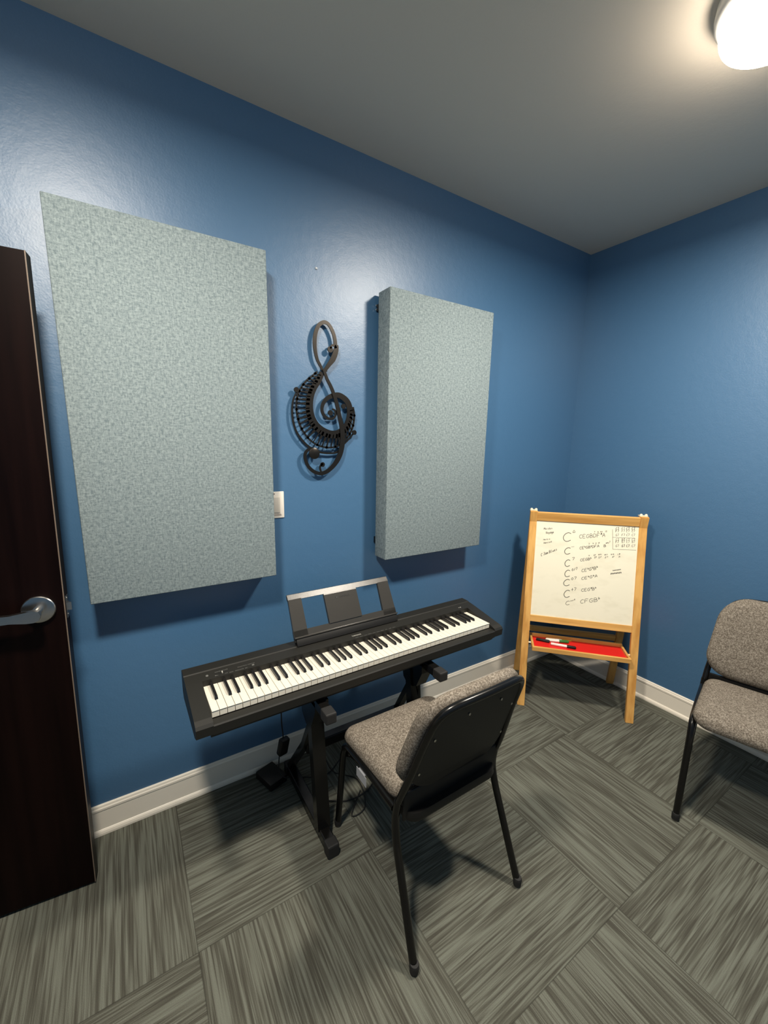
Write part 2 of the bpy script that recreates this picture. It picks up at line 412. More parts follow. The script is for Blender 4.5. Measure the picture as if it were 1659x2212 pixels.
band = [(-.0231,.1203),(-.0413,.0851),(-.0611,.0582),(-.0756,.0286),(-.0832,-.0068),(-.083,-.0418),(-.0737,-.0751),(-.0527,-.1052),(-.0201,-.1273),(.017,-.138),(.0513,-.1337),(.0823,-.1141),(.1018,-.086),(.1105,-.0514),(.1095,-.021),(.0996,.0052),(.0784,.0236),(.0517,.0333),(.0218,.0278),(-.0042,.013),(-.0208,-.0092),(-.0258,-.0355),(-.0158,-.0578),(.0044,-.07),(.0268,-.0674),(.0401,-.0518),(.0364,-.0337),(.0233,-.0278)]
strip('key_band', band, [.022,.028,.032,.035,.035,.033,.030,.028,.024,.018,.014,.012,.009,.007], ends=[((.0139,-.0448), .0115)])
rim1 = [(-.0462,.1217),(-.0745,.0977),(-.099,.0768),(-.12,.0502),(-.1342,.0211),(-.1411,-.0136),(-.1409,-.0513),(-.1316,-.092),(-.1133,-.1299),(-.0822,-.1651),(-.0428,-.1877),(.0016,-.1957),(.0434,-.1902),(.0784,-.1691),(.1099,-.134),(.1277,-.0954),(.1334,-.0506),(.1272,-.0134)]
strip('inner_rim', rim1, .0075)
strip('outer_rim', [(-.1391,.0301),(-.1532,.0011),(-.1599,-.0397),(-.157,-.0867),(-.1427,-.1308),(-.1175,-.1657),(-.0898,-.1915),(-.0432,-.2145),(.0089,-.2212),(.0511,-.2143),(.0745,-.1865),(.106,-.1583),(.1299,-.1317)], [.006,.008,.009,.008,.006], YF+.003, YB+.003)
for c in ((-.1405,.0408),(.1339,-.1264),(.0784,-.013)):
    b = BM(); disc(b, c, .0108, YF-.001, YB); obj('note_ball', b, 'art', art)
B1 = cr(band[:15], 6); R1 = cr(rim1, 6)
nk = 32
for k in range(nk):
    u = (k+.8)/(nk+.4)
    p = B1[min(int(u*(len(B1)-1)), len(B1)-1)]; q = R1[min(int(u*(len(R1)-1)), len(R1)-1)]
    d = (q-p); e = Vector((-d.y, d.x)).normalized()
    b = BM(); w0, w1 = (.0064, .0072) if k % 7 not in (0, 3) else (.0040, .0050)
    m1 = p+d*.55
    ribbon(b, [p, m1], [w0+.003, w0+.003] if k % 7 not in (0, 3) else w0, YF, YB, False)
    ribbon(b, [m1, q], [w0*.8, w1*.8], YF, YB, False)
    obj('piano_key_bar', b, 'art', art)
    if k % 2 == 0:
        b = BM(); disc(b, (q.x, q.y), .0060, YF, YB, 12); obj('scallop', b, 'art', art)
for c in ((.0,.13),(-.12,-.16),(.06,-.20)):
    b = BM(); tube(b, [(c[0], YB, c[1]), (c[0], 0, c[1])], .003); obj('standoff', b, 'art', art)

# ================================================================== digital piano
piano = thing('digital_piano', 'black 88-key digital piano with a music rest, standing against the blue wall', 'digital piano', (-2.4436, -.4954, .7092), (0, 0, .0111))
b = BM()
cheek = [(-.034, -.056), (-.0365, -.026), (-.030, -.017), (-.012, -.010), (.148, .0215), (.192, .0290), (.196, .0315), (.240, .0325), (.247, .027), (.250, -.05), (.235, -.072), (.0, -.072)]
prism(b, cheek, -.052, -.0015); prism(b, cheek, 1.2235, 1.274)
top = [(.1485, -.008), (.1485, .0215), (.192, .0290), (.196, .0315), (.240, .0325), (.247, .027), (.250, -.05), (.235, -.072), (.1485, -.05)]
prism(b, top, -.0015, 1.2235)
obj('case', b, 'case', piano)
b = BM(); prism(b, [(-.034, -.0585), (-.0365, -.0285), (-.033, -.0245), (-.004, -.0240), (-.004, -.0585)], -.0015, 1.2235); obj('key_slip', b, 'case', piano)
b = BM(); prism(b, [(-.026, -.060), (-.012, -.080), (.225, -.080), (.245, -.060), (.245, -.045), (-.026, -.045)], -.008, 1.230); obj('lower_case', b, 'blackplastic', piano)
for fx in (.10, 1.12):
    for fy in (.02, .21):
        b = BM(); lathe(b, [(.012, -.080), (.011, -.084)], 16, (fx, fy, 0)); obj('rubber_foot', b, 'rubber', piano)
b = BM(); box(b, -.001, 1.223, 0.0, .148, -.045, -.022); obj('key_bed', b, 'blackplastic', piano)
# keys A0..C8
order = 'ABCDEFG'; wx = 0.; KW = 1.222/52; wk = None; bk = None
for i in range(52):
    x = i*KW
    if wk is None:
        b = BM(); box(b, .0006, KW-.0006, -.0016, .149, -.0024, 0, .0007, 1); box(b, .0009, KW-.0009, 0, .149, -.0222, -.0022)
        wk = obj('white_key', b, 'ivory', piano); o = wk
    else:
        o = wk.copy(); C.objects.link(o); o.parent = piano
    o.location = (x, 0, 0)
    if order[i % 7] in 'ACDFG' and i < 51:
        n = order[i % 7]; off = {'C': -.0018, 'D': .0018, 'F': -.0022, 'G': 0, 'A': .0022}[n]
        if bk is None:
            b = BM()
            vs = [b.verts.new(v) for v in ((-.0056,.052,-.004),(.0056,.052,-.004),(.0056,.149,-.004),(-.0056,.149,-.004),(-.0043,.0585,.0108),(.0043,.0585,.0108),(.0047,.149,.0115),(-.0047,.149,.0115))]
            for q in ((0,3,2,1),(4,5,6,7),(0,1,5,4),(1,2,6,5),(2,3,7,6),(3,0,4,7)): b.faces.new([vs[j] for j in q])
            bmesh.ops.bevel(b, geom=b.edges[:], offset=.0007, segments=2, affect='EDGES')
            bk = obj('black_key', b, 'ebony', piano, True, 40); o = bk
        else:
            o = bk.copy(); C.objects.link(o); o.parent = piano
        o.location = (x+KW+off, 0, 0)
# control panel strip: slopes from (y .1485, z .0215) to (.192, .0290)
sl = math.atan2(.0075, .0435)
def onpan(x, y): return Matrix.Translation((x, y, .0215+(y-.1485)*.0075/.0435+.0002)) @ Matrix.Rotation(sl, 4, 'X')
def mark(name, x, y, w, h, m='greymark', up=.0006):
    b = BM(); box(b, -w/2, w/2, -h/2, h/2, -.0003, up); o = obj(name, b, m, piano); o.matrix_local = onpan(x, y); return o
b = BM(); lathe(b, [(.0045, 0), (.0045, .0015), (.003, .002)], 16); o = obj('power_button', b, 'greymark', piano, True); o.matrix_local = onpan(.018, .168)
mark('slider_slot', .066, .165, .030, .0035, 'darkmark', .0004); mark('slider_knob', .067, .165, .0035, .009, 'silver', .004)
mark('indicator', .044, .158, .004, .003, 'greymark')
mark('function_button', .172, .160, .008, .006, 'greymark', .0015)
text('lettering', 'MASTER VOLUME', .0055, 'greymark', piano, onpan(.066, .1735))
text('lettering', 'MIN                MAX', .0048, 'greymark', piano, onpan(.064, .1555))
text('lettering', 'GRAND PIANO / FUNCTION', .0048, 'greymark', piano, onpan(.150, .1685))
text('lettering', 'DEMO    METRONOME    REC', .0048, 'greymark', piano, onpan(.120, .1535))
text('lettering', 'YAMAHA', .0105, 'silver', piano, onpan(.604, .1655))
text('lettering', 'P-45', .009, 'silver', piano, onpan(1.188, .163))
for k in range(10):
    text('lettering', ['GRAND 1','GRAND 2','E.PIANO','E.PIANO 2','ORGAN','ORGAN 2','STRINGS','VIBES','HARPSI','HARPSI 2'][k], .0040, 'greymark', piano, onpan(.600+.0205*k, .1530))
# music rest, leaning back .5 rad
RS = Matrix.Translation((.5905, .2, .045)) @ Matrix.Rotation(-.5, 4, 'X')    # local: x, depth y, s up
rest = bpy.data.objects.new('music_rest', None)
def rb(y0, y1, parts, m, name, parent, bev=.0015):
    b = BM()
    for x0, x1, s0, s1 in parts: box(b, x0, x1, y0, y1, s0, s1, bev)
    bmesh.ops.transform(b, matrix=RS, verts=b.verts); return obj(name, b, m, parent, True, 40)
b = BM()
def quad_plate(bm, pts, y0, y1):
    A = [bm.verts.new((x, y0, s)) for x, s in pts]; B = [bm.verts.new((x, y1, s)) for x, s in pts]; n = len(pts)
    bm.faces.new(A); bm.faces.new(B[::-1])
    for i in range(n): bm.faces.new([A[i], A[(i+1) % n], B[(i+1) % n], B[i]])
for q in ([(-.243,0),(-.184,0),(-.184,.168),(-.239,.168)], [(.177,0),(.243,0),(.239,.168),(.183,.168)], [(-.243,0),(.243,0),(.243,.043),(-.243,.043)]):
    quad_plate(b, q, 0, .012)
prism(b, [(0, .1655), (.0052, .1885), (.0095, .1905), (.016, .186), (.016, .1655)], -.2395, .2405)
bmesh.ops.transform(b, matrix=RS, verts=b.verts)
rest = obj('music_rest', b, 'rest', piano)
b = BM(); prism(b, [(-.0045, .041), (-.0045, .1600), (-.0030, .1655), (.008, .1655), (.010, .041)], -.086, .068)
bmesh.ops.transform(b, matrix=RS, verts=b.verts); obj('rest_plate', b, 'rest', rest)
rb(-.011, .012, [(-.2435, .2435, .012, .0185)], 'rest', 'rest_ledge', rest)
rb(-.006, .018, [(-.238, .238, -.018, .013)], 'blackplastic', 'rest_foot', rest)
TX = RS @ Matrix.Translation((.004, -.0047, .1365)) @ Matrix.Rotation(PI/2, 4, 'X')
text('lettering', 'YAMAHA', .0125, 'darkmark', rest, TX)
b = BM(); lathe(b, [(.0055, -.0053), (.0055, -.0046)], 24, (-.031, 0, .141), 'y'); bmesh.ops.transform(b, matrix=RS, verts=b.verts); obj('emblem_ring', b, 'darkmark', rest)
b = BM()
for k in range(3):
    a = k*2*PI/3+PI/2
    box(b, -.0004, .0004, -.0058, -.0053, 0, .0050); 
    bmesh.ops.transform(b, matrix=Matrix.Rotation(0, 4, 'Y'), verts=[])
    vs = b.verts[-8:] if False else list(b.verts)[-8:]
    bmesh.ops.transform(b, matrix=Matrix.Translation((-.031, 0, .141)) @ Matrix.Rotation(a, 4, 'Y'), verts=vs)
bmesh.ops.transform(b, matrix=RS, verts=b.verts); obj('emblem_forks', b, 'greymark', rest)

# ================================================================== keyboard stand
stand = thing('keyboard_stand', 'black steel keyboard stand carrying the digital piano', 'keyboard stand', (-1.835, -.30, 0))
for sx in (-1, 1):
    x = sx*.232
    fy = -.247 if sx < 0 else -.105          # the right foot stops short of the chair leg
    b = BM(); box(b, x-.021, x+.021, fy, .205, .012, .052, .005); obj('foot_bar', b, 'blackmetal', stand)
    for yy in (fy, .207):
        b = BM(); box(b, x-.0235, x+.0235, yy-.022, yy+.022, 0, .0545, .006); obj('foot_cap', b, 'rubber', stand)
    b = BM(); tube(b, [(x, -.165 if sx < 0 else -.085, .045), (x, -.125, .34), (x, -.10, .56)], 1, sq=(.026, .019)); obj('post', b, 'blackmetal', stand)
    b = BM(); tube(b, [(x, .19, .05), (x, .0, .30), (x, -.09, .47)], 1, sq=(.012, .016)); obj('rear_brace', b, 'blackmetal', stand)
    b = BM(); prism(b, [(-.19, .61), (-.19, .575), (-.155, .50), (-.10, .47), (-.06, .50), (-.04, .575), (-.04, .61)], min(x, sx*.249)-.018, max(x, sx*.249)+.018); obj('arm_bracket', b, 'blackmetal', stand)
    b = BM(); xa = sx*.249; box(b, xa-.018, xa+.018, -.262, .20, .588, .6235, .004); arm = obj('arm', b, 'blackmetal', stand)
    b = BM(); box(b, xa-.0205, xa+.0205, -.292, -.242, .585, .6250, .005); obj('end_cap', b, 'rubber', arm)
    b = BM(); lathe(b, [(.012, .020), (.022, .023), (.024, .034), (.020, .044), (.004, .046)] if sx > 0 else [(.012, .020), (.022, .023), (.024, .034), (.020, .044), (.004, .046)], 24, (x, -.12, .515), 'x'); obj('knob', b, 'blackplastic', stand, True, 40)
b = BM(); box(b, -.232, .232, -.015, .025, .255, .300, .004); obj('crossbar', b, 'blackmetal', stand)

# cables
def cable(name, pts, r, label, m='rubber', n=6):
    b = BM(); tube(b, cr(pts, n), r, 8); return tag(obj(name, b, m, None, True, 60), label, 'cable')
cable('pedal_cable', [(-1.98, -.28, .622), (-1.955, -.23, .45), (-1.95, -.20, .30), (-1.94, -.17, .15), (-1.90, -.20, .010), (-1.82, -.30, .006), (-1.86, -.44, .006), (-1.93, -.45, .006), (-1.84, -.36, .006)], .0025, 'thin black pedal cable dropping between the stand posts to the carpet')
cable('headphone_cord', [(-1.565, -.43, .600), (-1.572, -.44, .56), (-1.590, -.44, .50), (-1.588, -.43, .42), (-1.56, -.40, .30), (-1.54, -.38, .10), (-1.60, -.36, .008)], .0028, 'thin black cord hanging under the right arm of the keyboard stand')
ad = thing('power_adapter', 'black power adapter with thin cord hanging beside the left post of the keyboard stand', 'power adapter', (-2.085, -.155, 0))
b = BM(); box(b, -.022, .022, -.015, .015, -.040, .040, .007); blk = obj('adapter_block', b, 'blackplastic', ad, True, 40); blk.location = (-.03, .005, .20); blk.rotation_euler = (.15, .12, .3)
b = BM(); tube(b, cr([(x+2.085, y+.155, z) for x, y, z in [(-2.13,-.25,.625),(-2.135,-.21,.50),(-2.125,-.17,.34),(-2.115,-.150,.235),(-2.13,-.13,.12),(-2.125,-.15,.05),(-2.04,-.16,.012),(-1.93,-.20,.006),(-1.80,-.14,.006),(-1.70,-.24,.006),(-1.78,-.36,.006),(-1.90,-.38,.006),(-1.99,-.33,.006)]], 6), .0028, 8); obj('cord', b, 'rubber', ad, True, 60)
b = BM(); box(b, -.045, .045, -.06, .06, 0, .035, .006); ad2 = obj('sustain_pedal', b, 'blackplastic', None, True, 40)
ad2.location = (-2.155, -.09, 0); ad2.rotation_euler = (0, 0, .3)
tag(ad2, 'small black foot pedal on the carpet behind the left foot of the stand', 'pedal')

# ================================================================== chairs
def bend(x): return .022*(x/.2)**2
def make_chair(label, loc, rz):
    t = thing('padded_chair', label, 'chair', loc, (0, 0, rz), group='grey-brown padded chairs with black frames')
    r = .0125
    for s in (-1, 1):
        b = BM(); tube(b, [(s*.228, -.295, .012), (s*.216, -.170, .335), (s*.212, -.156, .405), (s*.210, -.166, .47)], r, 14, fil=.05); lg = obj('rear_leg', b, 'blackmetal', t, True, 50)
        b = BM(); lathe(b, [(.0140, .006), (.0150, .024), (.0145, .030), (.0128, .034)], 16, (s*.228, -.295, 0)); obj('foot_cap', b, 'rubber', lg, True, 50)
        b = BM(); lathe(b, [(.010, 0), (.012, .003), (.012, .008)], 16, (s*.228, -.295, 0)); obj('glide', b, 'chrome', lg, True, 50)
        b = BM(); tube(b, [(s*.206, .247, .012), (s*.208, .196, .37), (s*.211, .170, .432), (s*.211, .0, .442), (s*.211, -.150, .436)], r, 14, fil=.045); lg = obj('front_leg', b, 'blackmetal', t, True, 50)
        b = BM(); lathe(b, [(.0140, .006), (.0150, .024), (.0145, .030), (.0128, .034)], 16, (s*.206, .247, 0)); obj('foot_cap', b, 'rubber', lg, True, 50)
        b = BM(); lathe(b, [(.010, 0), (.012, .003), (.012, .008)], 16, (s*.206, .247, 0)); obj('glide', b, 'chrome', lg, True, 50)
        b = BM(); prism(b, [(.19, .36), (.175, .425), (.08, .435), (.10, .40), (.15, .385)], s*.200-.002, s*.200+.002); obj('gusset', b, 'blackmetal', t)
        b = BM(); lathe(b, [(.0045, -.006 if s < 0 else .002), (.0045, -.002 if s < 0 else .006)], 10, (s*.204, .15, .40), 'x'); obj('bolt', b, 'chrome', t)
    b = BM(); tube(b, [(-.211, .12, .425), (.211, .12, .425)], .010, 12); tube(b, [(-.211, -.13, .42), (.211, -.13, .42)], .010, 12); obj('cross_tube', b, 'blackmetal', t, True, 50)
    # back frame: inverted U continuing the rear legs
    pl = []
    for s, rev in ((-1, False), (1, True)):
        side = [(s*.2105, -.162, .455), (s*.206, -.186, .52), (s*.196, -.212, .60), (s*.187, -.236, .68), (s*.180, -.258, .745), (s*.173, -.274, .79), (s*.155, -.288, .822), (s*.12, -.300, .840), (s*.07, -.307, .846)]
        pl += side[::-1] if rev else side
    pl.insert(9, (0, -.310, .848))
    b = BM(); tube(b, cr(pl, 4), r*.92, 14); obj('back_frame', b, 'blackmetal', t, True, 50)
    hh = .338
    def bk(x, v, n):     # v up the back from its lower edge, n towards the sitter
        x = x*(1.05-.42*v)
        return (x, -.198-.275*v-.11*v*v+bend(x)+n*.94, .508+v*.985+n*.30)
    b = BM(); pad(b, .392, hh-.010, .095, [(0, -.009), (0, .006)], lambda x, v, n: bk(x, v+hh/2, n), 8)
    obj('back_plate', b, 'blackplastic', t, True, 40)
    for sx, v in ((-.170, .08), (-.165, .22), (-.07, .290), (.07, .290), (.165, .22), (.170, .08)):
        q = bk(sx, v, -.010); b = BM(); lathe(b, [(.004, -.002), (.004, .003)], 10, q, 'y'); obj('plate_screw', b, 'chrome', t)
    b = BM(); prof = [(.012, .004), (.000, .008), (-.008, .017), (-.009, .032), (.000, .044), (.014, .051), (.045, .055), (.09, .056), (.14, .056)]
    pad(b, .418, hh+.006, .100, prof, lambda x, v, n: bk(x, v+hh/2, n), 10); obj('backrest', b, 'heather', t, True, 70)
    # seat
    def sf(x, y, z):
        yy = y+.025
        dz = -.9*max(0, yy-.10)**2*1.6 + .006*((x/.2)**2) - .004*(1-(yy/.2)**2) + .5*max(0, -yy-.06)**2
        return (x*(1+.04*(yy > 0)*yy/.2), yy, z+dz)
    b = BM(); prof = [(.030, .432), (.010, .434), (.001, .442), (-.003, .456), (.0, .470), (.008, .482), (.022, .4905), (.05, .4945), (.10, .4955), (.15, .4955)]
    pad(b, .412, .372, .055, prof, sf, 10)
    obj('seat', b, 'heather', t, True, 70)
    b = BM(); pad(b, .385, .325, .045, [(.02, .398), (.004, .402), (0, .412), (.004, .433)], lambda x, y, z: (x, y-.045, z), 6); obj('seat_shell', b, 'blackplastic', t, True, 50)
    b = BM(); box(b, -.200, .200, -.181, -.172, .402, .500, .004); obj('rear_skirt', b, 'blackplastic', t, True, 50)
    b = BM(); box(b, -.2265, -.2245, -.004, .062, .392, .428, .001); box(b, -.2265, -.205, .010, .050, .424, .428); obj('side_tab', b, 'greypan', t)
    return t
make_chair('padded chair pulled up to the digital piano, its black back facing us', (-1.787, -.700, 0), .01)
make_chair('padded chair against the right wall, partly cut off by the picture edge', (-.488, -1.306, 0), math.radians(90+14.3))

# ================================================================== easel
EA = -.8171; TL = .1826; EW = .3126; PW = .0404
easel = thing('easel', 'wooden standing easel with a handwritten whiteboard in the corner of the room', 'easel', (-.521, -.5337, 0), (0, 0, EA))
# local: x along the front, y towards the room corner, z up
def F(u, s, n): return (u, s*math.sin(TL)+n*math.cos(TL), s*math.cos(TL)-n*math.sin(TL))
AP = .2126                       # y of the apex plane
def Bk(u, s, n): x, y, z = F(u, s, n); return (u, 2*AP-y, z)
def slab(name, u0, u1, s0, s1, n0, n1, m, parent, fn=F, bev=.002):
    b = BM(); box(b, u0, u1, s0, s1, n0, n1, bev)
    for v in b.verts: v.co = Vector(fn(v.co.x, v.co.y, v.co.z))
    return obj(name, b, m, parent)
for fn in (F, Bk):
    for s in (-1, 1):
        u0, u1 = sorted((s*EW, s*(EW-PW)))
        b = BM()                   # post cut level at the floor
        vs = []
        for (u, n) in ((u0, 0), (u1, 0), (u1, .024), (u0, .024)):
            s0 = n*math.tan(TL)
            vs.append((b.verts.new(fn(u, s0, n)), b.verts.new(fn(u, 1.1713, n))))
        for i in range(4):
            a, c = vs[i], vs[(i+1) % 4]; b.faces.new([a[0], c[0], c[1], a[1]])
        b.faces.new([v[0] for v in vs]); b.faces.new([v[1] for v in vs][::-1])
        bmesh.ops.bevel(b, geom=b.edges[:], offset=.002, segments=2, affect='EDGES')
        lg = obj('leg', b, 'pine', easel)
        if fn is F:
            b = BM(); ux = (u0+u1)/2
            for dx in (-.0125, .0125): 
                lathe(b, [(.0085, 1.146), (.0085, 1.156), (.006, 1.161), (.002, 1.163)], 12, (ux+dx, F(0, 1.165, .012)[1], 0))
            box(b, ux-.020, ux+.020, F(0, 1.165, .0)[1]-.004, F(0, 1.165, .024)[1]+.02, 1.144, 1.152, .002)
            obj('hinge_cap', b, 'cream', lg, True, 40)
    iu = EW-PW
    slab('top_rail', -iu, iu, 1.113, 1.165, .002, .020, 'pineH', easel, fn)
    slab('bottom_rail', -iu, iu, .510, .5495, .002, .020, 'pineH', easel, fn)
    if fn is F:
        board = slab('whiteboard', -iu, iu, .549, 1.1135, .007, .013, 'wb', easel, fn, 0)
    else:
        slab('chalkboard', -iu, iu, .549, 1.1135, .007, .013, 'chalk', easel, fn, 0)
slab('rear_cross_rail', -iu, iu, .337, .373, .002, .020, 'pineH', easel, Bk)
for s in (-1, 1):
    b = BM(); tube(b, [(s*(EW-PW)+.0, .078, .374), (s*(EW-PW-.026), .078, .374)], .0055, 10); obj('dowel_peg', b, 'cream', easel, True)
# tray
TZ = .388
b = BM(); hw = .258
box(b, -hw, hw, -.002, .012, TZ-.026, TZ, .0015); box(b, -hw, hw, .170, .182, TZ-.026, TZ+.004, .0015)
box(b, -hw, -hw+.012, .012, .170, TZ-.026, TZ, .0015); box(b, hw-.012, hw, .012, .170, TZ-.026, TZ, .0015)
tray = obj('tray', b, 'pineH', easel)
b = BM(); box(b, -hw+.010, hw-.010, .010, .172, TZ-.020, TZ-.0145); obj('tray_bottom', b, 'red', tray)
# handwriting: single strokes in a unit box
G = {
'A': [[(0,0),(.5,1),(1,0)],[(.2,.4),(.8,.4)]], 'B': [[(0,0),(0,1),(.7,.9),(.7,.6),(0,.52),(.9,.45),(.9,.1),(0,0)]], 'C': [[(.95,.85),(.6,1),(.2,.85),(0,.5),(.15,.15),(.5,0),(.95,.1)]],
'D': [[(0,0),(0,1),(.7,.85),(.95,.5),(.7,.12),(0,0)]], 'E': [[(.9,1),(0,1),(0,0),(.9,0)],[(0,.52),(.7,.52)]], 'F': [[(.9,1),(0,1),(0,0)],[(0,.55),(.7,.55)]],
'G': [[(.95,.85),(.55,1),(.15,.8),(0,.45),(.2,.08),(.6,0),(.9,.2),(.9,.48),(.5,.48)]], 'H': [[(0,0),(0,1)],[(1,0),(1,1)],[(0,.5),(1,.5)]], 'J': [[(.2,1),(1,1)],[(.7,1),(.65,.2),(.4,0),(.1,.15)]],
'M': [[(0,0),(.1,1),(.5,.3),(.9,1),(1,0)]], 'V': [[(0,1),(.45,0),(1,1)]], 'a': [[(.8,.55),(.3,.6),(.1,.2),(.4,0),(.8,.3),(.85,.55),(.9,0)]], 'b': [[(.1,1),(.1,0),(.7,.1),(.75,.45),(.1,.45)]],
'c': [[(.8,.5),(.4,.6),(.1,.3),(.4,0),(.8,.1)]], 'd': [[(.8,.4),(.3,.55),(.1,.2),(.5,0),(.8,.3),(.85,1),(.85,0)]], 'e': [[(.1,.3),(.8,.35),(.5,.6),(.15,.35),(.4,0),(.85,.1)]], 'g': [[(.8,.5),(.3,.6),(.1,.25),(.5,.05),(.8,.5),(.75,-.35),(.2,-.35)]],
'i': [[(.5,.55),(.5,0)],[(.5,.8),(.5,.86)]], 'j': [[(.6,.55),(.5,-.3),(.1,-.25)]], 'k': [[(.1,1),(.1,0)],[(.7,.6),(.1,.25),(.8,0)]], 'l': [[(.4,1),(.4,0),(.6,0)]], 'm': [[(0,0),(.05,.55),(.35,.5),(.4,0),(.45,.5),(.8,.5),(.9,0)]],
'n': [[(.1,0),(.15,.55),(.7,.5),(.8,0)]], 'o': [[(.5,.6),(.1,.3),(.5,0),(.9,.3),(.5,.6)]], 'r': [[(.15,0),(.2,.55),(.75,.5)]], 's': [[(.8,.55),(.3,.5),(.75,.2),(.2,0)]], 'u': [[(.1,.55),(.2,.05),(.7,.1),(.8,.55),(.85,0)]],
'w': [[(0,.7),(.25,0),(.5,.9),(.7,.1),(1,.8)]], 'v': [[(0,.9),(.4,0),(.6,.8),(1,.2)]], 'y': [[(.1,.55),(.4,.1)],[(.85,.55),(.2,-.4)]],
'7': [[(0,1),(.9,1),(.35,0)]], '9': [[(.8,.7),(.3,.95),(.1,.6),(.75,.6),(.8,.8),(.6,0)]], '1': [[(.5,1),(.45,0)]], '3': [[(.1,.95),(.7,.9),(.3,.55),(.8,.3),(.1,0)]], '4': [[(.6,0),(.6,1),(.1,.4),(.9,.4)]],
'#': [[(.3,0),(.4,1)],[(.65,0),(.75,1)],[(.1,.35),(.95,.4)],[(.1,.68),(.95,.72)]], '^': [[(0,0),(.5,1),(1,0),(0,0)]], '-': [[(0,.5),(1,.55)]], '+': [[(0,.5),(1,.5)],[(.5,0),(.5,1)]], '0': [[(.5,1),(.1,.5),(.5,0),(.9,.5),(.5,1)]], '/': [[(0,0),(1,1)]], ' ': []}
